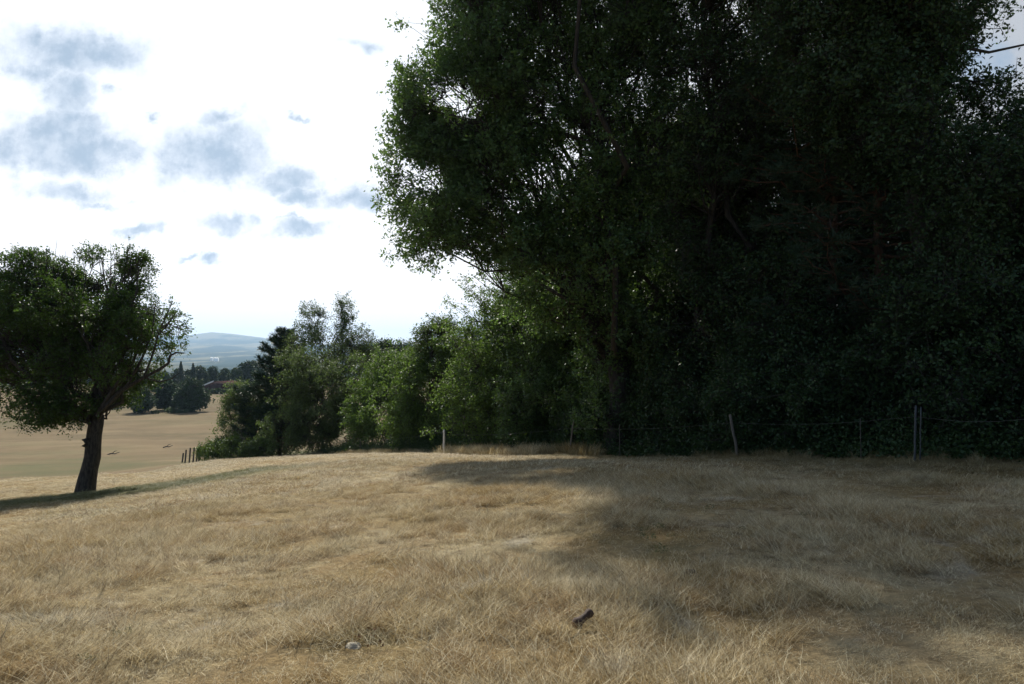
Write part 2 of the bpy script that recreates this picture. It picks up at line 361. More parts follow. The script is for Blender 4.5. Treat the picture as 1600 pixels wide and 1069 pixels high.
def broadleaf(name, loc, label, cat, lobes, lmat, bmat, trunk_r=.25, fork=1.8, lean=(0, 0), nclump=900, lpc=45, leaf=.085,
              clump=.3, wide=.5, hole=.0, hsc=.5, shell=.45, seed=1, group=None, stems=1, twig=.012, up=.5, rnd=.9, extra=None, rz=0, spread=1.0, edge=.35):
    r = np.random.default_rng(seed); root = empty(name, loc, label, cat, group); root.rotation_euler.z = rz
    B = Buf(); top = np.array([lean[0], lean[1], fork])
    starts = []
    for s_ in range(stems):
        off = r.normal(size=3)*trunk_r*2.2*(stems > 1); off[2] = 0
        tp = top+off*1.5
        pts = curve(off+np.array([0, 0, -.25]), tp, 9, 0, .12, r); rr = trunk_r/(stems**.6)
        B.tube(pts, np.interp(np.linspace(0, 1, 9), [0, .12, .3, 1], [rr*1.95, rr*1.35, rr*1.02, rr*.86]), 12 if rr > .1 else 6, .035)
        starts.append((pts, rr))
    vol = np.array([(l[1][0]*l[1][1]*l[1][2])**(2/3)*(l[2] if len(l) > 2 else 1) for l in lobes]); cnt = np.maximum(3, (nclump*vol/vol.sum()).astype(int))
    CC, OO = [], []
    for li, l in enumerate(lobes):
        c = np.array(l[0], float); ra = np.array(l[1], float); pts, rr = starts[li % stems]
        k0 = len(pts)-1-int(r.integers(0, 2))
        limb = curve(pts[k0], c, 12, .06, .55, r)
        lr = rr*.62*min(1.1, max(.35, (ra.mean()/2.2)))*spread
        B.tube(limb, np.linspace(lr, lr*.22, 12), 8, .04)
        n = cnt[li]*3
        d = unit(r.normal(size=(n, 3))); rho = (shell+(1-shell)*r.random(n)**.6)
        nz = np.array([mnoise.noise(Vector(x*1.9)+Vector((li*3.1, seed, 0))) for x in d])
        q = c+d*ra*(rho*(1+edge*nz))[:, None]
        if hole:
            hn = np.array([mnoise.noise(Vector(x*hsc)+Vector((seed*1.7, 0, 5))) for x in q]); q = q[hn > hole-.5]; d = d[hn > hole-.5]
        q = q[:cnt[li]]; d = d[:len(q)]
        q[:, 2] = np.maximum(q[:, 2], .12+r.random(len(q))*.3)
        if extra is not None: k = extra(q+np.array(loc)); q, d = q[k], d[k]
        if len(q) == 0: continue
        ns = max(2, len(q)//11); sub = q[r.choice(len(q), ns, replace=False)]*.8+c*.2
        sub = sub*np.array([1, 1, 1])
        paths = []
        for s2 in sub:
            dd = np.linalg.norm(limb-s2, axis=1)+np.linspace(0, .25, 12)*np.linalg.norm(ra)
            k = int(np.argmin(dd)); k = max(1, k-2); pth = curve(limb[k], s2, 7, .05, .5, r); paths.append(pth)
            B.tube(pth, np.linspace(max(twig*1.6, lr*.26), twig, 7), 5, 0)
        for i, x in enumerate(q):
            k = int(np.argmin(np.linalg.norm(sub-x, axis=1))); pth = paths[k]; j = int(np.argmin(np.linalg.norm(pth-x, axis=1)))
            j = max(1, j-1); tw = curve(pth[j], x, 4, .05, .4, r)
            B.tube(tw, np.linspace(twig, twig*.45, 4), 3, 0, cap=False)
        CC.append(q); OO.append(unit((q-c)/ra))
    q = np.vstack(CC); od = np.vstack(OO); m = len(q)
    per = np.maximum(4, (lpc*r.uniform(.55, 1.45, m)).astype(int)); ii = np.repeat(np.arange(m), per)
    NS = 6; sdir = unit(r.normal(size=(m, NS, 3))+od[:, None]*.7+np.array([0, 0, .15])); sl_ = r.uniform(.6, 1.5, (m, NS))*clump*1.15
    kk = r.integers(0, NS, len(ii)); tt = r.uniform(.1, 1, len(ii))**.8
    sv = sdir[ii, kk]*sl_[ii, kk][:, None]
    Lp = q[ii]+sv*tt[:, None]+np.array([0, 0, -.12*clump])*(tt**2)[:, None]+r.normal(size=(len(ii), 3))*min(clump*.2, leaf*.75)
    if leaf < .2:
        e0 = np.repeat(q, NS, 0); e1 = e0+(sdir*sl_[..., None]).reshape(-1, 3)*.95+np.array([0, 0, -.1*clump]); pv_ = unit(np.cross(e1-e0, r.normal(size=e0.shape)))*.0055
        B.add(np.stack([e0-pv_, e0+pv_, e1+pv_*.4, e1-pv_*.4], 1).reshape(-1, 3), np.arange(len(e0)*4).reshape(-1, 4))
    V_ = None; V, Fq = leaves(Lp, None, leaf, od[ii], wide, up, rnd, seed)
    tone = np.clip(.5+r.normal(size=m)*.22, 0, 1)[ii]+r.normal(size=len(ii))*.2
    B.build('trunk', bmat, root, smooth=True)
    mesh_np('crown', V, Fq, lmat, root, np.repeat(np.clip(tone, 0, 1), 4))
    return root
def pine(name, loc, label, H, Rm, z0, seed=1, group=None, tuft=.16, needles=26, nw=.012, whorl=.6, lmat=None, tr=.2, dens=1., dead=.0, top_r=.25):
    r = np.random.default_rng(seed); root = empty(name, loc, label, 'pine tree', group); B = Buf()
    n = 14; tp = curve(np.array([0, 0, -.3]), np.array([r.normal()*.2, r.normal()*.2, H]), n, 0, .05, r)
    B.tube(tp, np.linspace(tr, .03, n), 10, .03)
    T, O = [], []; z = z0*.55
    while z < H-.2:
        f = (z-z0)/(H-z0); k = 5+int(r.integers(0, 2)); ph = r.random()*6.3
        c = np.array([np.interp(z, tp[:, 2], tp[:, 0]), np.interp(z, tp[:, 2], tp[:, 1]), z])
        for j in range(k):
            th = ph+j*2*math.pi/k+r.normal()*.25
            L = Rm*(1-max(f, 0)**1.5*(1-top_r))*r.uniform(.65, 1.12)
            if f < 0: L *= .55
            e = c+np.array([math.cos(th)*L, math.sin(th)*L, L*r.uniform(-.05, .3)+.1])
            lb = curve(c, e, 8, -.05, .35, r); B.tube(lb, np.linspace(.014*L+.008, .008, 8), 5)
            if f < 0: continue
            for t in np.linspace(.25, 1, int(6+L*3.2*dens)):
                p = lb[min(7, int(t*7.99))]; 
                s_ = (1-t*.5)*.33*L; q = p+np.array([-math.sin(th), math.cos(th), 0])*r.uniform(-1, 1)*s_+np.array([math.cos(th)*.2, math.sin(th)*.2, .12])*r.random()
                B.tube(np.array([p, (p+q)/2+[0, 0, -.02], q]), [.008, .006, .004], 3, cap=False)
                for w in range(2):
                    T.append(p+(q-p)*(1-.45*w)); O.append(unit(q-p+np.array([math.cos(th), math.sin(th), .9])*.4))
        z += whorl*r.uniform(.75, 1.2)
    T = np.array(T); O = np.array(O); m = len(T); ii = np.repeat(np.arange(m), needles)
    d = unit(O[ii]*.9+r.normal(size=(len(ii), 3))*.62); L = (tuft*r.uniform(.7, 1.2, len(ii)))[:, None]
    sdv = unit(np.cross(d, r.normal(size=d.shape)))*nw
    b0 = T[ii]+O[ii]*(r.uniform(-1, .6, len(ii))*tuft*.8)[:, None]
    V = np.stack([b0-sdv*.5, b0+sdv*.5, b0+d*L+sdv*.3, b0+d*L-sdv*.3], 1).reshape(-1, 3)
    tone = np.clip(np.repeat(.5+r.normal(size=m)*.25, needles), 0, 1)
    B.build('trunk', B_PINE, root, smooth=True)
    mesh_np('crown', V, np.arange(len(V)).reshape(-1, 4), lmat or L_PINE, root, np.repeat(tone, 4))
    return root
def copy_thing(root, loc, rz, sc, label, group=None, cat=None):
    r = root.copy(); COL.objects.link(r); r.location = loc; r.rotation_euler = (0, 0, rz); r.scale = (sc, sc, sc)
    r['label'] = label
    if group: r['group'] = group
    for ch in list(root.children):
        c = ch.copy(); COL.objects.link(c); c.parent = r
    return r
def lob(base, items):
    """lobes given as (u, v, distance, radius_x_px, radius_z_px, radius_depth_m[, weight]) -> local metres"""
    o = []
    for it in items:
        u, v, d, ru, rv, rd = it[:6]; p = P(u, v, d)-base
        o.append((p, (ru/F*d, rd, rv/F*d))+tuple(it[6:]))
    return o

# ---- old fruit tree on the left
b = base_at(135, 21)
broadleaf('fruit_tree', b, 'old round-crowned fruit tree with a thick dark bare trunk standing alone on the left', 'tree',
  lob(b, [(60, 560, 21, 75, 88, 2.0), (120, 470, 21, 80, 72, 2.0), (30, 470, 21.3, 80, 75, 2.0), (185, 440, 20.8, 44, 42, 1.4, .9), (215, 500, 21, 44, 40, 1.6, .75),
          (245, 525, 21, 38, 36, 1.1, .55), (150, 550, 20.3, 66, 70, 1.7, 1.2), (210, 580, 21, 40, 30, 1.4, .5), (90, 630, 20.6, 62, 36, 1.5, 1.5), (175, 625, 21, 30, 16, 1.0, .4), (60, 425, 21, 60, 32, 1.4, .8), (120, 520, 22, 120, 95, 2.2),
          (-40, 590, 21.3, 60, 70, 1.8), (262, 492, 21, 22, 18, .6, .5), (-30, 500, 21, 60, 70, 1.8), (140, 418, 21, 50, 26, 1.1, .8), (212, 408, 21, 20, 22, .6, .9)]),
  L_FRUIT, B_FRUIT, trunk_r=.215, fork=2.2, lean=(.33, 0), nclump=3200, lpc=40, leaf=.074, clump=.22, wide=.52, hole=.47, hsc=.9, shell=.3, seed=4, twig=.011, edge=.55, up=.3)
ft = bpy.data.objects['fruit_tree']
# dead limbs, top sprigs and the knot on the trunk
r_ = np.random.default_rng(5)
def ppath(pts, d): return np.array([P(u, v, d)-b for u, v in pts])
for pts, r0 in ([(160, 640), (190, 610), (225, 590), (250, 577), (263, 568), (266, 556), (275, 551), (288, 552)], .06), ([(225, 590), (250, 597), (268, 592), (280, 583)], .03), ([(266, 556), (268, 548), (271, 543)], .015), ([(225, 590), (240, 550), (248, 520), (262, 488), (270, 470)], .032), ([(160, 640), (200, 600), (222, 560), (238, 520), (242, 480)], .045), ([(150, 650), (175, 610), (205, 570), (220, 540), (215, 500)], .05):
    q = ppath(pts, 20.4); B = Buf(); B.tube(q, np.linspace(r0, r0*.3, len(pts)), 6, .06); B.build('dead_branch', B_FRUIT, ft, smooth=True)
for k in range(40):
    u = r_.uniform(20, 245); v = 412+r_.uniform(-8, 22)+(max(0, u-215)*.5); h = r_.uniform(14, 34)
    B = Buf(); B.tube(ppath([(u, v+25), (u+r_.normal()*3, v-h*.3), (u+r_.normal()*6, v-h)], 21+r_.normal()*.6), [.012, .008, .004], 3, cap=False)
    B.build('bare_twig', B_FRUIT, ft)
kn = P(136, 692, 20.8)-b; B = Buf()
B.tube(np.array([kn+[.05, 0, -.12], kn+[-.03, 0, -.04], kn+[-.03, 0, .05], kn+[.05, 0, .12]]), [.05, .13, .12, .04], 10, .03)
B.build('knot', B_FRUIT, ft, smooth=True)

# ---- the big oak overhanging the meadow
b = base_at(965, 26)
broadleaf('oak_tree', b, 'huge oak whose leafy crown leans out left over the meadow against the white sky', 'tree',
  lob(b, [(675, 300, 23.5, 88, 70, 1.9, 1.1), (690, 185, 23.5, 84, 72, 2.0, 1.3), (760, 110, 24.5, 100, 80, 3), (680, 375, 24, 66, 48, 2, .9), (800, 250, 25, 110, 82, 3, .8), (745, 400, 24.5, 52, 46, 1.8, .6),
          (880, 150, 25, 120, 100, 3.2), (900, 320, 25, 100, 90, 3), (760, 20, 25, 120, 80, 3), (1000, 60, 25, 130, 90, 3.2), (1010, 240, 24.5, 120, 110, 3), (640, 250, 24, 46, 44, 1.4, .7), (900, 20, 27, 140, 100, 3), (820, -60, 26, 150, 70, 3.5), (1020, -60, 26, 150, 70, 3.5),
          (850, 400, 24, 80, 60, 2, .8), (960, 400, 24, 90, 80, 2.4), (655, 130, 24, 40, 50, 1.4, .8), (790, 330, 25, 90, 70, 2.6, .9), (725, 250, 25, 90, 80, 3, .8), (860, 470, 25.5, 75, 50, 2, .8), (970, 500, 25.5, 95, 70, 2.2, .8), (800, 410, 25, 50, 40, 1.6, .8), (740, 432, 24.5, 34, 22, 1.2, .6), (715, 150, 24, 62, 60, 2, .9), (770, 225, 24.5, 60, 60, 2, .8), (940, -150, 25, 190, 80, 4), (790, -140, 24, 130, 80, 3.4), (860, -230, 25, 150, 70, 3.4), (1000, -250, 25, 150, 80, 3.4), (710, -190, 23.5, 110, 100, 3), (830, -290, 23.5, 150, 90, 3.2), (1000, -330, 23, 160, 90, 3), (900, -150, 23.5, 150, 90, 2.6), (690, -90, 24, 60, 50, 2.2, .8)]),  # topmost lobes, out of view, are added to carry the oak's shadow nearer
  L_OAK, B_OAK, trunk_r=.42, fork=3.4, nclump=10500, lpc=36, leaf=.115, clump=.34, wide=.55, hole=.36, hsc=.6, shell=.15, seed=11, twig=.012, edge=.5, spread=.42)

# ---- hazels and young trees at the wood's corner, under the oak
HZ = [
 ('hazel_shrub', 752, 34.5, [(745, 600, 33.35, 62, 66, 2.30), (730, 540, 33.92, 42, 46, 1.84), (790, 560, 33.35, 52, 74, 2.30), (790, 640, 32.20, 55, 45, 2.07), (720, 650, 32.77, 45, 36, 1.84), (775, 500, 34.50, 38, 36, 1.72), (775, 480, 33.5, 55, 44, 1.9), (830, 500, 33.5, 55, 60, 2)], L_HAZEL, 'tall glossy-leaved hazel just right of the pale fence stake', 1200, .1),
 ('hazel_shrub', 875, 32, [(860, 560, 30.86, 75, 95, 2.51), (850, 480, 31.43, 62, 56, 2.29), (900, 620, 30.63, 70, 66, 2.29), (820, 640, 30.86, 45, 50, 1.83), (930, 520, 31.43, 66, 80, 2.29), (860, 420, 31.5, 50, 40, 2), (930, 440, 31.5, 60, 50, 2), (810, 460, 32, 40, 36, 1.8)], L_OAK, 'broad dark hazel under the oak, behind the leaning fence stake', 1900, .1),
 ('hazel_shrub', 985, 28.5, [(985, 560, 27.36, 80, 100, 2.51), (1010, 470, 27.93, 70, 66, 2.28), (960, 650, 26.90, 70, 52, 2.05), (1050, 620, 26.90, 62, 75, 2.28)], L_OAK, 'dark shrub filling the gap right of the leaning fence stake', 1100, .1),
 ('hawthorn_bush', 665, 40, [(665, 640, 38.89, 46, 56, 2.22), (640, 590, 40.00, 40, 40, 2.22), (690, 570, 39.44, 40, 40, 2.00), (625, 655, 38.89, 36, 36, 1.78), (700, 640, 38, 30, 60, 2), (690, 540, 39, 26, 30, 1.6)], L_HAZEL, 'yellow-green bush directly left of the pale fence stake', 1200, .11),
 ('hawthorn_bush', 605, 46, [(605, 620, 44.88, 40, 50, 2.24), (590, 580, 46.00, 30, 32, 2.02), (620, 570, 46.00, 30, 30, 1.80), (590, 665, 44.32, 30, 36, 1.80), (562, 640, 46, 26, 50, 2), (650, 640, 44, 30, 46, 2)], L_HAZEL, 'yellow-green bush just right of the rounded grey-green bush', 1100, .12),
 ('rounded_bush', 505, 52, [(505, 612, 50.84, 66, 62, 2.77), (470, 590, 50.84, 40, 42, 2.31), (535, 600, 50.84, 42, 50, 2.31), (500, 665, 50.27, 72, 48, 2.54), (455, 670, 50.27, 36, 40, 2.08), (480, 570, 51.42, 32, 26, 1.85), (545, 665, 50.27, 42, 42, 2.31)], L_SHRUB, 'big rounded grey-green bush left of the stakes at the end of the fence', 1700, .11),
]
for i, (nm, u, d, it, mt, lab, nc, lf) in enumerate(HZ):
    b = base_at(u, d)
    broadleaf(nm, b, lab, 'bush', lob(b, it), mt, B_OAK, trunk_r=.09, fork=.8, stems=4, nclump=nc, lpc=34, leaf=lf, clump=.36, wide=.6, hole=.40, hsc=.75, shell=.25, seed=21+i, twig=.012, edge=.95)
SM = [
 ('young_tree', 682, 39, [(680, 530, 39, 30, 34, 1.2), (672, 560, 39, 26, 26, 1.2), (695, 510, 39, 18, 22, .8), (700, 550, 39, 30, 36, 1.2)], L_BIRCH, 'thin airy young tree poking up left of the oak crown', 300, .11, .45),
 ('light_tree', 505, 56, [(490, 505, 56, 26, 30, 1.6), (525, 500, 56, 26, 34, 1.6), (508, 540, 56, 60, 30, 2.4), (560, 530, 56, 24, 22, 1.4), (460, 545, 56, 26, 22, 1.4), (548, 560, 56, 40, 26, 2)], L_BIRCH, 'thin see-through tree with two tops rising behind the rounded bush', 620, .12, .46),
 ('broadleaf_tree', 400, 60, [(392, 628, 58.87, 40, 34, 2.72), (372, 660, 58.87, 28, 34, 2.26), (412, 670, 57.74, 46, 44, 2.72), (440, 640, 58.30, 34, 50, 2.26), (440, 685, 57.17, 40, 30, 2.26), (375, 620, 58.87, 24, 22, 1.81)], L_SHRUB, 'low spreading tree at the left tip of the hedgerow, above the bright brambles', 1300, .13, .3),
 ('hedgerow_tree', 620, 62, [(615, 560, 62, 36, 26, 2.4), (640, 570, 62, 30, 30, 2.4), (590, 570, 62, 34, 26, 2.4), (600, 545, 62, 20, 12, 1.2)], L_FAR, 'dark flat-topped tree peeping over the yellow-green bushes', 700, .15, .3),
]
for i, (nm, u, d, it, mt, lab, nc, lf, ho) in enumerate(SM):
    b = base_at(u, d)
    broadleaf(nm, b, lab, 'tree', lob(b, it), mt, B_OAK, trunk_r=.13, fork=2.5, nclump=nc, lpc=30, leaf=lf, clump=.42, wide=.6, hole=ho, hsc=.6, shell=.35, seed=41+i, twig=.016, edge=.55)
b = base_at(438, 57)
pine('pine_tree', b, 'pine with upswept branches at the left end of the hedgerow', 9.6, 3.6, 1.5, seed=3, tuft=.34, needles=22, nw=.035, whorl=.55, tr=.18, top_r=.12)
b = base_at(345, 57)
broadleaf('bramble_bush', b, 'low bright green bramble thicket beside the short row of posts', 'bush',
  lob(b, [(345, 698, 56, 26, 14, 2), (372, 700, 54, 28, 16, 2), (325, 706, 57, 16, 10, 1.4), (400, 702, 52, 28, 14, 2)]), L_LIGHT, B_OAK, trunk_r=.04, fork=.3, stems=4, nclump=500, lpc=34, leaf=.12, clump=.3, wide=.6, shell=.4, seed=61)

# ---- the wood on the right: front row, then rows behind
FR = [
 (1120, 25, [(1120, 300, 23.86, 120, 130, 2.95), (1100, 150, 23.86, 120, 120, 3.18), (1090, 480, 23.86, 90, 110, 2.73), (1180, 90, 24.43, 110, 110, 3.18), (1120, 0, 25.00, 150, 90, 3.41), (1160, 420, 23.30, 70, 90, 2.27), (1090, 610, 23.64, 75, 75, 2.05), (1130, -120, 22, 150, 80, 3), (1220, -60, 22, 90, 70, 2.6)], L_DARK, 'dark broadleaf tree right beside the oak, crown down to the fence', 2500, 'wood_tree'),  # last two lobes, mostly above the view, added to lengthen the shadow
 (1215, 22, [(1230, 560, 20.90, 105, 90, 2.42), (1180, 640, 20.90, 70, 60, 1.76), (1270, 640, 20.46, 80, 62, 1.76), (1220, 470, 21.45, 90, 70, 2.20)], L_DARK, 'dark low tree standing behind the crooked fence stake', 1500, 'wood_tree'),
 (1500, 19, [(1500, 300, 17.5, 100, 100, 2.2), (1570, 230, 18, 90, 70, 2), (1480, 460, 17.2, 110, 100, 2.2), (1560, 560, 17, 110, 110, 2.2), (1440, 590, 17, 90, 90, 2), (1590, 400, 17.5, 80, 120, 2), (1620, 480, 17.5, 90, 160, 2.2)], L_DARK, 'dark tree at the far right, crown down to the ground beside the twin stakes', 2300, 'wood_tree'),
]
wood = []
for i, (u, d, it, mt, lab, nc, nm) in enumerate(FR):
    b = base_at(u, d)
    wood.append(broadleaf(nm, b, lab, 'tree', lob(b, it), mt, B_OAK, trunk_r=.22, fork=3 if i != 1 else 1.6, nclump=nc, lpc=38, leaf=.095, clump=.42, wide=.55, hole=.30, hsc=.55, shell=.35, seed=71+i, twig=.013, edge=.5))
# branch reaching into the small sky gap at the top right
b = base_at(1440, 18.5)
ot = broadleaf('tall_oak', b, 'tall tree with a straight dark trunk whose boughs cross the blue gap top right', 'tree',
  lob(b, [(1400, 40, 18, 90, 90, 2.4), (1300, 20, 18.5, 100, 80, 2.4), (1450, -30, 18.5, 130, 60, 2.6), (1530, 45, 17.5, 34, 16, .8, .5), (1400, 200, 18, 90, 70, 2.2), (1560, 140, 17.5, 50, 14, .8, .6), (1480, 150, 17.6, 46, 26, 1, .8), (1300, 130, 18.5, 80, 60, 2), (1300, -130, 19, 130, 80, 3), (1430, -170, 18.5, 150, 90, 3), (1570, -150, 18.5, 110, 80, 2.6), (1440, -290, 18.5, 150, 80, 2.6), (1250, -400, 18.5, 150, 100, 3), (1450, -430, 17.5, 160, 100, 3), (1480, 10, 18, 60, 44, 1.2), (1450, 90, 17.8, 50, 50, 1.2), (1620, -330, 17, 150, 100, 3)]),  # high lobes above the view are added to stretch the shadow over the meadow
  L_DARK, B_OAK, trunk_r=.34, fork=9.3, nclump=5600, lpc=38, leaf=.10, clump=.38, wide=.55, hole=.36, hsc=.6, shell=.35, seed=81, twig=.013, edge=.5, spread=.6)
B = Buf()
for pts, r0 in ([(1450, 100), (1480, 90), (1510, 75), (1545, 82), (1600, 70)], .06), ([(1450, 125), (1490, 120), (1520, 128), (1560, 122)], .05), ([(1480, 90), (1505, 100), (1520, 118)], .03):
    B.tube(np.array([P(u, v, 17.6)-b for u, v in pts]), np.linspace(r0, r0*.4, len(pts)), 6, .05)
B.build('bough', B_OAK, ot, smooth=True)
PS = [(1305, 21.5, 13.5, 3.4, 7.2, 'tall pine with a bare reddish trunk, nearest the fence', 91), (1380, 20.5, 12.5, 3.6, 3.2, 'tall pine with drooping blue-green sprays, right of the bare-trunked pine', 92)]
pines = [pine('pine_tree', base_at(u, d), lab, H, R_, z0, seed=s, tuft=.15, needles=26, nw=.014, whorl=.6, tr=.2, dens=1.25, top_r=.35) for u, d, H, R_, z0, lab, s in PS]
# generic inner trees, copied
gl = [((0, 0, 8.5), (3.0, 3.0, 3.2)), ((1.8, .5, 6), (2.4, 2.4, 2.2)), ((-1.9, -.4, 6.4), (2.3, 2.3, 2.2)), ((.4, -1.8, 10.8), (2.2, 2.2, 2.2)), ((-.6, 1.4, 11.6), (2.2, 2.2, 2)), ((0, 0, 4.4), (2.2, 2.2, 1.6)), ((0, 0, 13.2), (1.6, 1.6, 1.5))]
b = base_at(1240, 27)
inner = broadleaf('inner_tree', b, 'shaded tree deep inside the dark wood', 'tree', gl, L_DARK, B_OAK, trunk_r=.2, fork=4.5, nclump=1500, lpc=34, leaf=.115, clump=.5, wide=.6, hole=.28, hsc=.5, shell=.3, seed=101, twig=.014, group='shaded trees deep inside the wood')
rr = random.Random(3)
for u, d, s in [(1060, 31, 1.05), (1165, 27, 1.0), (1330, 26, .95), (1450, 25, .8), (1560, 24, .58), (1640, 19.5, .5), (1700, 17, .55), (1000, 36, 1.1), (1120, 35, .85), (1220, 33, .6), (1370, 32, .55), (1490, 31, .72), (1620, 29, .6), (930, 41, 1.0), (1060, 43, .8), (1180, 42, .8), (1430, 40, .8), (860, 46, .9), (1750, 27, .6), (1800, 21, .5), (800, 52, .7), (740, 58, .62)]:
    copy_thing(inner, base_at(u, d), rr.uniform(0, 6.28), s, 'shaded tree deep inside the dark wood')
# low bushes right behind the wire fence
b = base_at(1130, 22.3)
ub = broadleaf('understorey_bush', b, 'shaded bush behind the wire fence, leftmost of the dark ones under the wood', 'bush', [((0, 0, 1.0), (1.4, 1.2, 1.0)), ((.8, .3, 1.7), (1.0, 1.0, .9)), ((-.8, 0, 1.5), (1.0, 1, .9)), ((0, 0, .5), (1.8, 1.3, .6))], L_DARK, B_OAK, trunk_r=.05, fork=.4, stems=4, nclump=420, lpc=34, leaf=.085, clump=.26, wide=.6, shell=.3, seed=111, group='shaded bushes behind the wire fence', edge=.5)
ub['label'] = 'shaded bush in the dark understorey behind the wire fence'
for u, d, s in [(1060, 22.5, 1.1), (1190, 18.8, 1), (1255, 18, 1.0), (1310, 17.2, 1.05), (1370, 16.6, .95), (1440, 16.6, 1.1), (1500, 15.8, 1), (1565, 15.2, 1.1), (1640, 14.6, 1.1), (940, 30, 1.2), (880, 32, 1.1), (830, 33, 1.1), (780, 35, 1.1), (730, 37, 1.1), (690, 39, 1), (640, 43, 1), (1000, 25, 1.1), (930, 27, 1.1), (1330, 20, 1.4), (1450, 19, 1.5), (1560, 18, 1.5), (1240, 21.5, 1.5), (1130, 24, 1.5), (1700, 16, 1.5), (1720, 13, 1.1)]:
    copy_thing(ub, base_at(u, d+1.5), rr.uniform(0, 6.28), s, 'shaded bush in the dark understorey behind the wire fence')

# ---- distant trees
fl = [((0, 0, 4.6), (3.4, 3.2, 2.8)), ((1.8, 0, 3.8), (2.4, 2.4, 2)), ((-2, .3, 4), (2.4, 2.4, 2.1)), ((.4, -.5, 6.6), (2.2, 2.2, 1.7))]
fl3 = [((0, 0, 3.6), (4.0, 3.6, 3.2)), ((2.2, 0, 2.6), (2.6, 2.4, 2.1)), ((-2.2, .3, 3), (2.6, 2.4, 2.3)), ((.6, -.5, 6.0), (2.6, 2.4, 2.2)), ((.3, -1, 1.8), (2.4, 1.6, 1.4))]
b = base_at(300, 225)
dt = broadleaf('field_tree', b, 'dark round tree in the lower field, right one of the clump before the barn', 'tree', fl3, L_FAR, B_FAR, trunk_r=.45, fork=1.2, nclump=620, lpc=22, leaf=.42, clump=.55, wide=.75, shell=.5, seed=121, twig=.05)
dt.scale = (1.15, 1.15, 1.25)
for u, d, s, lab in [(262, 232, 1.1, 'dark round tree in the lower field, left one of the clump before the barn'), (281, 236, .95, 'smaller dark tree between the two round trees in the lower field'), (222, 222, 1.0, 'dark tree in the lower field half hidden by the fruit tree'), (178, 240, .9, 'small dark tree in the lower field behind the fruit tree')]:
    copy_thing(dt, base_at(u, d), rr.uniform(0, 6.28), s, lab)
b = base_at(270, 221)
broadleaf('field_shrub', b, 'flat low shrub in front of the dark round field trees', 'shrub', [((0, 0, .6), (3, 1.5, .8)), ((3, 0, .4), (1.6, 1, .5))], L_BIRCH, B_FAR, trunk_r=.06, fork=.3, nclump=90, lpc=18, leaf=.3, clump=.4, wide=.7, seed=131, twig=.03)
b = base_at(244, 218)
broadleaf('field_shrub', b, 'tiny dark shrub alone left of the flat low shrub', 'shrub', [((0, 0, .35), (1.3, .8, .5))], L_FAR, B_FAR, trunk_r=.06, fork=.3, nclump=30, lpc=18, leaf=.3, clump=.3, wide=.7, seed=132, twig=.03)
fl2 = fl+[((0, 0, 1.8), (3.4, 3, 1.8)), ((2.2, 0, 1.2), (2, 2, 1.4)), ((-2.2, 0, 1.4), (2, 2, 1.4))]
TL = 'distant tree in the dark belt behind the barn'; TG = 'distant trees in the belt behind the barn'
far0 = None
for k in range(34):
    u = -60+k*17+rr.uniform(-6, 6); d = rr.uniform(345, 420); s = rr.uniform(.78, 1.12)*(1.12 if u > 380 else 1)
    s *= np.interp(u, [200, 250, 300, 330], [.9, .82, .98, 1.12])
    if far0 is None:
        far0 = broadleaf('distant_tree', base_at(u, d), TL, 'tree', fl2, L_FAR, B_FAR, trunk_r=.35, fork=2.0, nclump=330, lpc=20, leaf=.6, clump=.7, wide=.75, shell=.5, seed=141, twig=.05, group=TG); far0.scale = (s, s, s)
    else: copy_thing(far0, base_at(u, d), rr.uniform(0, 6.28), s*1.02, TL, TG)
for u, d, s in [(226, 300, .7), (244, 305, .55), (266, 310, .55), (206, 300, .7), (185, 305, .7), (160, 300, .7)]:
    copy_thing(far0, base_at(u, d), rr.uniform(0, 6.28), s, 'distant tree between the barn and the fruit tree, beyond the lower field', 'distant trees beside the barn')
def spruce(u, d, H, lab, seed):
    r = np.random.default_rng(seed); b = base_at(u, d); root = empty('spruce_tree', b, lab, 'spruce'); B = Buf()
    B.tube([(0, 0, -.3), (0, 0, H*.5), (0, 0, H)], [.25, .15, .04], 6); B.build('trunk', B_FAR, root)
    n = 1500; t = r.random(n)**.8; th = r.random(n)*6.283; R0 = (1-t)*H*.22*r.uniform(.4, 1.1, n)+.1
    p = np.stack([np.cos(th)*R0, np.sin(th)*R0, t*H*.97+.6], -1); V, Q = leaves(p, None, .7, np.stack([np.cos(th), np.sin(th), th*0], -1), .4, .3, .4, seed, .4)
    mesh_np('crown', V, Q, L_PINE, root, np.repeat(r.random(n), 4))
spruce(283, 330, 11.5, 'pointed dark spruce standing left of the barn', 5)
spruce(302, 352, 10.5, 'smaller pointed spruce between the tall spruce and the barn', 6)

for u, v, ln_, lab in [(177, 711, 1.7, 'dark fallen branch lying in the lower field, the lower of two'), (262, 700, 1.5, 'dark fallen branch lying in the lower field, nearer the row of posts')]:
    dd = 60.
    while dd < 220 and P(u, v, dd)[2] > g1(P(u, v, dd)[0], dd): dd += .5
    c = P(u, v, dd); fb = empty('fallen_branch', c, lab, 'branch'); B = Buf()
    B.tube(np.array([[-ln_/2, 0, .05], [-ln_*.2, .1, .22], [ln_*.15, -.1, .18], [ln_/2, .1, .4]]), [.09, .09, .07, .04], 6, .1); B.build('wood', B_FAR, fb)
    B = Buf(); B.tube(np.array([[-ln_*.1, 0, .2], [.1, .1, .5], [.5, .1, .6]]), [.06, .05, .02], 5); B.build('side_twig', B_FAR, fb)
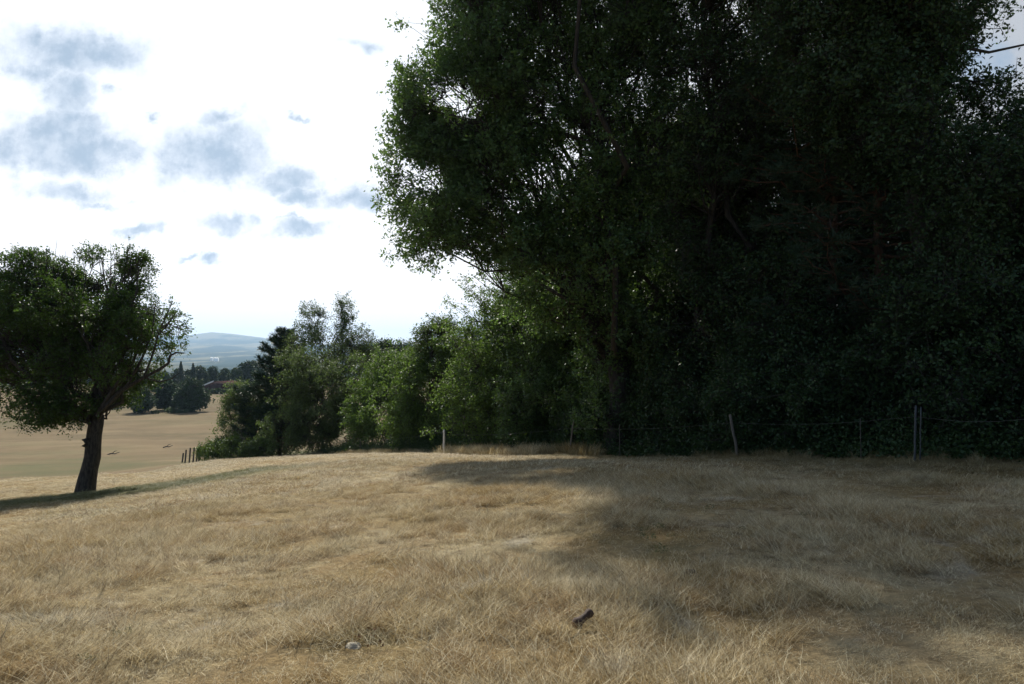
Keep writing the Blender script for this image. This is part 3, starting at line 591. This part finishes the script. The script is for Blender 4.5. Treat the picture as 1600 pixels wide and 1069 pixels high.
# ---- hedge and barn
b = base_at(345, 292)
broadleaf('clipped_hedge', b, 'clipped dark hedge in front of the barn', 'hedge', [((x, 0, .9), (1.9, 1, 1.2)) for x in np.arange(-7, 15, 2.2)], L_FAR, B_FAR, trunk_r=.1, fork=.4, nclump=420, lpc=16, leaf=.4, clump=.4, wide=.7, seed=151, twig=.03, shell=.2)
M_ROOF = plain('barn_roof', (.070, .042, .036), 1.0, .2, .6); M_ROOF.node_tree.nodes['Principled BSDF'].inputs['Specular IOR Level'].default_value = 0; M_DARKW = plain('barn_boards', (.055, .045, .04), .8, .3, 1.5)
M_WHITE = plain('white_paint', (.78, .78, .76), .5, .04); M_RED = plain('barn_side', (.20, .15, .14), .8, .2)
b = base_at(351, 312); b[2] = P(352, 615, 312)[2]
barn = empty('barn', b, 'wide low barn with a dull brown roof edged in white, beyond the lower field', 'barn'); RZ = -.14
w, l, e, h = 8.6, 8.5, 2.0, 5.3      # half width, half length, eave, ridge
B = Buf(); B.box((-w+.4, -l+.4, -1), (w-.4, l-.4, e), RZ); B.build('wall', M_DARKW, barn)
B = Buf()
def rot(v): v = np.array(v, float); return np.stack([v[:, 0]*math.cos(RZ)-v[:, 1]*math.sin(RZ), v[:, 0]*math.sin(RZ)+v[:, 1]*math.cos(RZ), v[:, 2]], -1)
B.add(rot([(-w, -l, e), (w, -l, e), (0, -l, h), (0, -l, h), (-w, l, e), (w, l, e), (0, l, h), (0, l, h)]), [(0, 1, 2, 3), (5, 4, 6, 7), (0, 2, 6, 4), (2, 1, 5, 6), (1, 0, 4, 5)])
B.build('roof', M_ROOF, barn)
B = Buf()
for sx in (-1,): B.add(rot([(sx*(w+.15), -l-.12, e-.18), (0, -l-.12, h-.18), (0, -l-.12, h+.38), (sx*(w+.15), -l-.12, e+.38), (sx*(w+.15), -l+.25, e-.18), (0, -l+.25, h-.18), (0, -l+.25, h+.38), (sx*(w+.15), -l+.25, e+.38)]), [(0, 1, 2, 3), (3, 2, 6, 7), (4, 5, 1, 0), (7, 6, 5, 4)])
B.build('bargeboard', M_WHITE, barn)
B = Buf(); B.box((-w+1.2, -l+.3, -1), (-w+4, -l+.38, 1.4), RZ); B.build('side_panel', M_RED, barn)
B = Buf(); B.box((w-.2, -l+.2, 1.45), (w+3.0, l-1.5, 1.95), RZ); B.build('gutter_board', M_WHITE, barn)
B = Buf(); B.box((w-.35, -l+.4, -1), (w+2.8, l-2, 1.44), RZ); B.build('lean_to', M_RED, barn)

# far white farm sheds on the opposite slope
for (u, v, d, ww, dd, hh, lab) in [(338, 561, 5200, 26, 24, 6, 'tiny white shed gleaming on the far slope, right one of two'), (331, 560, 5300, 12, 18, 5, 'tiny white shed gleaming on the far slope, left one of two')]:
    p = P(u, v, d); s = empty('white_shed', p, lab, 'shed')
    B = Buf(); B.box((-ww/2, -dd/2, -40), (ww/2, dd/2, hh)); B.build('wall', M_WHITE, s)
    B = Buf(); B.add([(-ww/2-1, -dd/2-1, hh+.1), (ww/2+1, -dd/2-1, hh+.1), (ww/2+1, 0, hh+3), (-ww/2-1, 0, hh+3), (-ww/2-1, dd/2+1, hh+.1), (ww/2+1, dd/2+1, hh+.1)], [(0, 1, 2, 3), (3, 2, 5, 4)]); B.build('roof', M_WHITE, s)

# ------------------------------------------------------------------ wire fence
M_POST = plain('weathered_stake', (.15, .125, .10), .85, .35, 18); M_PALE = plain('pale_stake', (.66, .63, .57), .6, .15, 12)
M_METAL = plain('grey_metal_post', (.045, .05, .055), .5, .2, 20); M_WIRE = plain('wire', (.07, .07, .065), .45, .1)
M_DPOST = plain('old_wood_post', (.10, .085, .07), .9, .3, 12)
o0 = base_at(694, 33)
fence = empty('wire_fence', o0, 'sagging wire fence on uneven stakes along the edge of the wood', 'fence')
fp = [  # u top, v top, u base, distance, radius, material
 (1640, 630, 1644, 12.4, .03, M_METAL), (1431, 634, 1426, 14.6, .022, M_METAL), (1439, 636, 1435, 14.75, .014, M_METAL), (1143, 648, 1151, 19.2, .038, M_POST), (1344, 654, 1344, 16, .009, M_DPOST), (968, 662, 968, 23.5, .012, M_DPOST), (896, 659, 888, 26, .028, M_POST), (694, 672, 694, 32, .052, M_PALE), (563, 687, 563, 43, .025, M_POST), (486, 690, 480, 50, .035, M_POST)]
tops = []
for i, (ut, vt, ub_, d, r0, mt) in enumerate(fp):
    t = P(ut, vt, d); bb = base_at(ub_, d); bb[2] -= .25
    n = 9; q = bb[None]*(1-np.linspace(0, 1, n)[:, None])+t[None]*np.linspace(0, 1, n)[:, None]
    if i == 3: q[:, 0] += np.sin(np.linspace(0, 1, n)*5)*.035
    q = q+rng.normal(size=q.shape)*r0*.12
    B = Buf(); B.tube(q-o0, np.linspace(r0*1.05, r0*.9, n), 8, .05)
    po = B.build('post', mt, fence, smooth=True)
    if mt is M_PALE: po['label'] = 'pale upright stake catching the sun'
    if i not in (2, 4, 5): tops.append((t, bb, d))
ins = Buf()
for a_, b_ in zip(tops[:-1], tops[1:]):
    for fr, sag in ((.16, .045),) if a_[2] < 30 else ((.06, .05), ):
        A0 = a_[0]*(1-fr)+a_[1]*fr; B0 = b_[0]*(1-fr)+b_[1]*fr; n = 24; t = np.linspace(0, 1, n)[:, None]
        q = A0*(1-t)+B0*t; q[:, 2] -= np.sin(t[:, 0]*math.pi)*sag*2
        q += rng.normal(size=q.shape)*.003
        B = Buf(); B.tube(q-o0, [.0032]*n, 4); B.build('wire', M_WIRE, fence)
# short row of old posts, lower down on the left
o1 = base_at(300, 74)
pr = empty('post_row', o1, 'short row of dark old posts at the left tip of the hedgerow', 'fence')
for u, vt, vb, d in [(286, 708, 720, 80), (290.5, 703, 720, 78), (297, 700, 720, 76), (303, 700, 719, 74), (308, 701, 719, 72), (312, 697, 719, 70)]:
    bb = base_at(u, d); t = P(u+.5, vt, d); t[2] = max(t[2], bb[2]+.9)
    B = Buf(); B.tube(np.linspace(bb-[0, 0, .3], t, 5)-o1, [.085]*5, 7, .06); B.build('post', M_DPOST, pr, smooth=True)

# ------------------------------------------------------------------ grass (tufts spread over the meadow)
def tuft(name, n, R_, hmin, hmax, w, flat, seed, curl=.5):
    r = np.random.default_rng(seed)
    th = r.random(n)*6.283; rr_ = R_*np.sqrt(r.random(n)); p0 = np.stack([np.cos(th)*rr_, np.sin(th)*rr_, np.full(n, -.02)], -1)
    L = r.uniform(hmin, hmax, n); ld = r.normal(size=n)*1.0      # lean heading around +X
    lean = np.clip(flat+r.normal(size=n)*.28, .05, 1.45)         # 0 upright .. 1.5 lying
    S_ = 4; pts = [p0]; ang = lean*.55; tot = L/S_
    for k in range(S_):
        d = np.stack([np.cos(ld)*np.sin(ang), np.sin(ld)*np.sin(ang), np.cos(ang)], -1); pts.append(pts[-1]+d*tot[:, None])
        ang = np.minimum(ang+curl*r.uniform(.2, 1, n)*.6, 1.62); ld = ld+r.normal(size=n)*.18
    pts = np.stack(pts, 1); sidev = np.stack([-np.sin(ld), np.cos(ld), r.normal(size=n)*.5], -1)
    sidev = unit(sidev)*(w*r.uniform(.6, 1.4, n))[:, None]
    wk = np.array([.8, 1, .85, .6, .12])[None, :, None]
    Lf = pts-sidev[:, None]*wk*.5; Rt = pts+sidev[:, None]*wk*.5
    V = np.stack([Lf, Rt], 2).reshape(-1, 3); k = 2*(S_+1)
    Q = np.concatenate([np.arange(n)[:, None]*k+np.array([2*j, 2*j+1, 2*j+3, 2*j+2])[None] for j in range(S_)])
    var = np.repeat(r.random(n), k)
    return mesh_np(name, V, Q, M_GRASS, None, var, link=False)
tc_ = bpy.data.collections.new('tuft_shapes')
TU = [tuft('tuft', 90, .12, .03, .10, .0026, 1.0, 1), tuft('tuft', 80, .11, .05, .15, .0024, 1.3, 2, .8), tuft('tuft', 60, .14, .12, .28, .0030, 1.5, 3, .2),
      tuft('tuft', 90, .09, .03, .08, .0028, .7, 4), tuft('tuft', 34, .08, .10, .24, .0026, .9, 5, .8), tuft('tuft', 100, .16, .03, .08, .0030, 1.4, 6),
      tuft('tuft', 60, .26, .08, .20, .007, 1.1, 7, .7), tuft('tuft', 60, .22, .07, .16, .007, .8, 8), tuft('tuft', 50, .22, .25, .55, .007, .45, 9, .7)]
M_WEED = leafmat('weed_leaf', (.11, .11, .045), (.22, .21, .10), (.2, .2, .07), .6, .2, .3)
def weed():
    r = np.random.default_rng(31); n = 46; th = r.random(n)*6.28; rr_ = .1*np.sqrt(r.random(n))
    c = np.stack([np.cos(th)*rr_, np.sin(th)*rr_, r.uniform(.01, .07, n)], -1)
    V, Q = leaves(c, None, .035, np.stack([np.cos(th), np.sin(th), th*0], -1), .5, .6, .5, 31)
    return mesh_np('tuft', V, Q, M_WEED, None, np.repeat(r.random(n), 4), link=False)
TU.append(weed())
for i, o in enumerate(TU): o.name = 'tuft_%02d' % i; tc_.objects.link(o)
def scatter(name, label, pts, rot, sc, idx_):
    me = bpy.data.meshes.new(name); me.vertices.add(len(pts)); me.vertices.foreach_set('co', np.asarray(pts, np.float32).ravel())
    a = me.attributes.new('rot', 'FLOAT_VECTOR', 'POINT'); a.data.foreach_set('vector', np.asarray(rot, np.float32).ravel())
    a = me.attributes.new('sc', 'FLOAT_VECTOR', 'POINT'); a.data.foreach_set('vector', np.asarray(sc, np.float32).ravel())
    a = me.attributes.new('idx', 'INT', 'POINT'); a.data.foreach_set('value', np.asarray(idx_, np.int32))
    o = bpy.data.objects.new(name, me); COL.objects.link(o); tag(o, label, 'grass', kind='stuff')
    ng = bpy.data.node_groups.new('scatter_'+name, 'GeometryNodeTree'); N = NT(ng)
    ng.interface.new_socket('Geometry', in_out='INPUT', socket_type='NodeSocketGeometry'); ng.interface.new_socket('Geometry', in_out='OUTPUT', socket_type='NodeSocketGeometry')
    gi = N.new('NodeGroupInput'); go = N.new('NodeGroupOutput'); ci = N.new('GeometryNodeCollectionInfo')
    ci.inputs['Collection'].default_value = tc_; ci.inputs['Separate Children'].default_value = True; ci.inputs['Reset Children'].default_value = True
    ip = N.new('GeometryNodeInstanceOnPoints'); ip.inputs['Pick Instance'].default_value = True
    def at(nm, t):
        a = N.new('GeometryNodeInputNamedAttribute', data_type=t); a.inputs['Name'].default_value = nm; return a.outputs[0]
    N.l.new(gi.outputs[0], ip.inputs['Points']); N.l.new(ci.outputs[0], ip.inputs['Instance'])
    er = N.new('FunctionNodeEulerToRotation'); N.l.new(at('rot', 'FLOAT_VECTOR'), er.inputs[0])
    N.l.new(er.outputs[0], ip.inputs['Rotation']); N.l.new(at('sc', 'FLOAT_VECTOR'), ip.inputs['Scale']); N.l.new(at('idx', 'INT'), ip.inputs['Instance Index'])
    N.l.new(ip.outputs[0], go.inputs[0]); md = o.modifiers.new('scatter', 'NODES'); md.node_group = ng
    return o
def wpoint(u, v):
    lo, hi = 2.5, 40.
    for _ in range(40):
        m = (lo+hi)/2; p = P(u, v, m)
        if p[2] > g1(p[0], p[1]): lo = m
        else: hi = m
    return P(u, v, lo)
CLEAR = [(*wpoint(912, 982)[:2], .10), (*wpoint(560, 1006)[:2], .05), (*wpoint(1080, 898)[:2], .06), (*wpoint(740, 884)[:2], .08)]
def meadow_points():
    r = np.random.default_rng(77); out_ = []
    for r0, r1, dens, kind in [(1.2, 7, 290, 0), (7, 13, 190, 0), (13, 24, 85, 1), (24, 60, 40, 2)]:
        a0, a1 = -.86, .86; area = .5*(a1-a0)*(r1*r1-r0*r0); n = int(area*dens)
        rr_ = np.sqrt(r.uniform(r0*r0, r1*r1, n)); az = r.uniform(a0, a1, n); x = rr_*np.sin(az); y = rr_*np.cos(az)
        # keep out of the wood; stop where the near field ends
        edge = y+1.75*x*np.where(x > 0, 1, .0)
        fx = np.array([-60, -13.6, -3, 2.1, 5.75, 8, 30]); fy = np.array([70, 51, 34, 28, 21, 17, 3])
        k = y < np.interp(x, fx, fy)+1.0
        x, y = x[k], y[k]; n = len(x)
        h = fbm(x/1.3, y/1.3, 50, 3); h2 = fbm(x/.5, y/.5, 60, 2)
        keep = r.random(n) < np.clip(3.4*(h*.6+h2*.4)-.95, .38, 1); x, y, h, h2 = x[keep], y[keep], h[keep], h2[keep]; n = len(x)
        thin = (h*.6+h2*.4) < .42
        ang = (fbm(x/2.8, y/2.8, 70, 3)-.5)*7+.6+np.clip(x*.12, -.5, 1.6)+r.normal(size=n)*np.where(r.random(n) < .4, .6, 2.4)
        f2 = r.random(n)
        if kind == 0: ix = np.where(h > .58, np.where(f2 < .12, 4, np.where(f2 < .55, 1, 2)), np.where(h < .42, np.where(f2 < .6, 5, 3), np.where(f2 < .3, 0, np.where(f2 < .7, 2, 1))))
        else: ix = np.where(f2 < .6, 6, 7)
        if kind == 0: ix = np.where(thin, 5, ix)
        kp = np.ones(n, bool)
        for (ox, oy, rr2) in CLEAR: kp &= ~((np.abs(x-ox) < rr2) & (y < oy+rr2*.5) & (y > oy-rr2*3.0) & ((ix != 5) | (np.hypot(x-ox, y-oy) < rr2*1.3)))
        s = (.62+.75*np.clip(h*1.2+h2*.5-.35, 0, 1.2))*r.uniform(.8, 1.25, n)*({0: .78, 1: .66, 2: .75}[kind])
        sz = s*({0: .75, 1: .5, 2: .36}[kind])
        z = gz(x, y)
        out_.append(np.stack([x, y, z, ang, s, sz, ix], -1)[kp])
    a = np.vstack(out_); n = len(a); rt = np.stack([r.normal(size=n)*.12, r.normal(size=n)*.12, a[:, 3]], -1)
    scatter('dry_grass', 'sun-bleached dry meadow grass, tangled and lying over', a[:, :3], rt, np.stack([a[:, 4], a[:, 4], a[:, 5]], -1), a[:, 6])
meadow_points()
def weeds():
    r = np.random.default_rng(55); n = 9000; rr_ = np.sqrt(r.uniform(4, 500, n)); az = r.uniform(-.8, .8, n); x = rr_*np.sin(az); y = rr_*np.cos(az)
    k = (fbm(x/1.1, y/1.1, 33, 3) > .60+.3*r.random(n)) & (y < 9) & (r.random(n) < .3)
    x, y = x[k], y[k]; n = len(x); s = r.uniform(.35, .8, n)
    scatter('green_weeds', 'small green weeds showing through the dry grass', np.stack([x, y, gz(x, y)+.02], -1), np.stack([r.normal(size=n)*.1, r.normal(size=n)*.1, r.random(n)*6.28], -1), np.stack([s, s, s], -1), np.full(n, 9))
weeds()
def fringe():
    r = np.random.default_rng(88); fx = np.array([-14, -3, 2.1, 5.75, 8, 13]); fy = np.array([50, 33, 26, 19.2, 14.6, 9.5])
    n = 2600; x = r.uniform(-14, 13, n); y = np.interp(x, fx, fy)+r.normal(size=n)*.7-.1
    y += np.where(x < 2, .9, 0); cl = fbm(x/1.1, y/1.1, 90, 2); k = (cl > .5) & (r.random(n) < np.where(x > 3, .35, .8)) 
    # the thick tawny clumps right of the pale stake
    m = 150; cx = np.concatenate([r.normal(-1.2, .6, m), r.normal(.6, .7, 90)]); cy = np.concatenate([r.normal(30.2, .5, m), r.normal(27.6, .4, 90)])
    x = np.concatenate([x[k], cx]); y = np.concatenate([y[k], cy]); n = len(x)
    s = r.uniform(.6, 1.3, n)*np.where(x > 3, .5, 1)*np.where(x < -3, .6, 1); z = gz(x, y)
    scatter('fringe_grass', 'tall tawny grass left standing along the wire fence', np.stack([x, y, z], -1), np.stack([r.normal(size=n)*.1, r.normal(size=n)*.1, r.random(n)*6.28], -1), np.stack([s, s, s], -1), np.full(n, 8))
fringe()
# undergrowth: ivy and bramble on the floor of the wood
def undergrowth():
    r = np.random.default_rng(99); fx = np.array([-14, -3, 2.1, 5.75, 8, 16]); fy = np.array([50, 33, 26, 19.2, 14.6, 7.5])
    n = 3800; x = r.uniform(-13, 16, n); y = np.interp(x, fx, fy)+.7+r.gamma(1.6, 1.8, n)
    per = 26; ii = np.repeat(np.arange(n), per); h = r.uniform(.1, .85, n)*fbm(x/1.5, y/1.5, 5, 2)*2
    p = np.stack([x, y, gz(x, y)+.05], -1)[ii]+r.normal(size=(n*per, 3))*np.array([.22, .22, 0]); p[:, 2] += r.random(n*per)*h[ii]
    V, Q = leaves(p, None, .075, np.zeros_like(p), .65, .7, .8, 99)
    tag(mesh_np('undergrowth', V, Q, L_DARK, None, np.repeat(r.random(n*per), 4)), 'dark leafy undergrowth on the floor of the wood', 'undergrowth', kind='stuff')
undergrowth()

# ------------------------------------------------------------------ small things lying in the grass
M_LOG = plain('rotten_wood', (.050, .026, .016), .8, .6, 45); M_STONE = plain('pale_stone', (.38, .34, .26), .95, .5, 60); M_CUT = plain('broken_wood', (.16, .075, .03), .9, .4, 30)
a = wpoint(898, 990); bpt = P(924, 969, a[1]+.07)
lg = empty('broken_branch', a, 'short piece of dark rotten branch lying in the pale grass', 'branch')
n = 10; q = a[None]*(1-np.linspace(0, 1, n)[:, None])+bpt[None]*np.linspace(0, 1, n)[:, None]; q[:, 2] += .05
B = Buf(); B.tube(q-a, [.025, .034, .033, .027, .023, .021, .021, .024, .029, .022], 12, .06); B.build('wood', M_LOG, lg, smooth=True)
B = Buf(); dn = unit(q[0]-q[1]); B.tube(np.array([q[0], q[0]+dn*.006, q[0]+dn*.01])-a, [.0215, .018, .008], 12, .1); B.build('broken_end', M_CUT, lg)
def rock(name, u, v, sx, sy, sz, mat, label, cat, seed, dz=0):
    import bmesh
    c = wpoint(u, v); bm = bmesh.new(); bmesh.ops.create_icosphere(bm, subdivisions=4, radius=1)
    for vt in bm.verts:
        k = 1+.35*mnoise.noise(vt.co*1.4+Vector((seed, 0, 0)))+.12*mnoise.noise(vt.co*5+Vector((seed, 3, 0)))
        vt.co = Vector((vt.co.x*sx*k, vt.co.y*sy*k, vt.co.z*sz*k+dz))
    me = bpy.data.meshes.new(name); bm.to_mesh(me); bm.free(); me.materials.append(mat)
    o = bpy.data.objects.new(name, me); COL.objects.link(o); o.location = c; o.rotation_euler.z = seed
    return tag(o, label, cat)
rock('pale_stone', 552, 1012, .045, .04, .024, M_STONE, 'rough pale stone poking through the grass at the near edge', 'stone', 1.3, .004)
rock('earth_clod', 1080, 899, .045, .05, .03, M_LOG, 'dark clod of earth in the shaded grass', 'clod', 2.1, .015)
rock('dung_pat', 740, 884, .07, .05, .02, M_LOG, 'small dark dung pat in the sunny grass', 'dung', 3.3, .02)
def litter(u, v, label, n, seed):
    r = np.random.default_rng(seed); c = wpoint(u, v); p = c+r.normal(size=(n, 3))*np.array([.07, .07, .0])+np.array([0, 0, .05])+np.abs(r.normal(size=(n, 3)))*np.array([0, 0, .012])-np.array([0, 0, .02])
    V, Q = leaves(p, None, .028, np.zeros_like(p), .7, .5, .9, seed)
    tag(mesh_np('leaf_litter', V, Q, M_CUT, None, None), label, 'dead leaves', kind='stuff')
litter(568, 1003, 'curled brown dead leaves beside the pale stone', 26, 3)

# ------------------------------------------------------------------ haze
B = Buf(); B.box((-19000, -3000, -123), (19000, 17800, 700)); 
m, n, o = newmat('haze'); pv = n.new('ShaderNodeVolumePrincipled'); pv.inputs['Color'].default_value = C(.50, .72, 1.0)
pv.inputs['Density'].default_value = 7e-5; pv.inputs['Anisotropy'].default_value = .45
n.l.new(pv.outputs[0], o.inputs['Volume'])
tag(B.build('haze', m), kind='stuff', label='pale blue air over the valley', cat='haze')
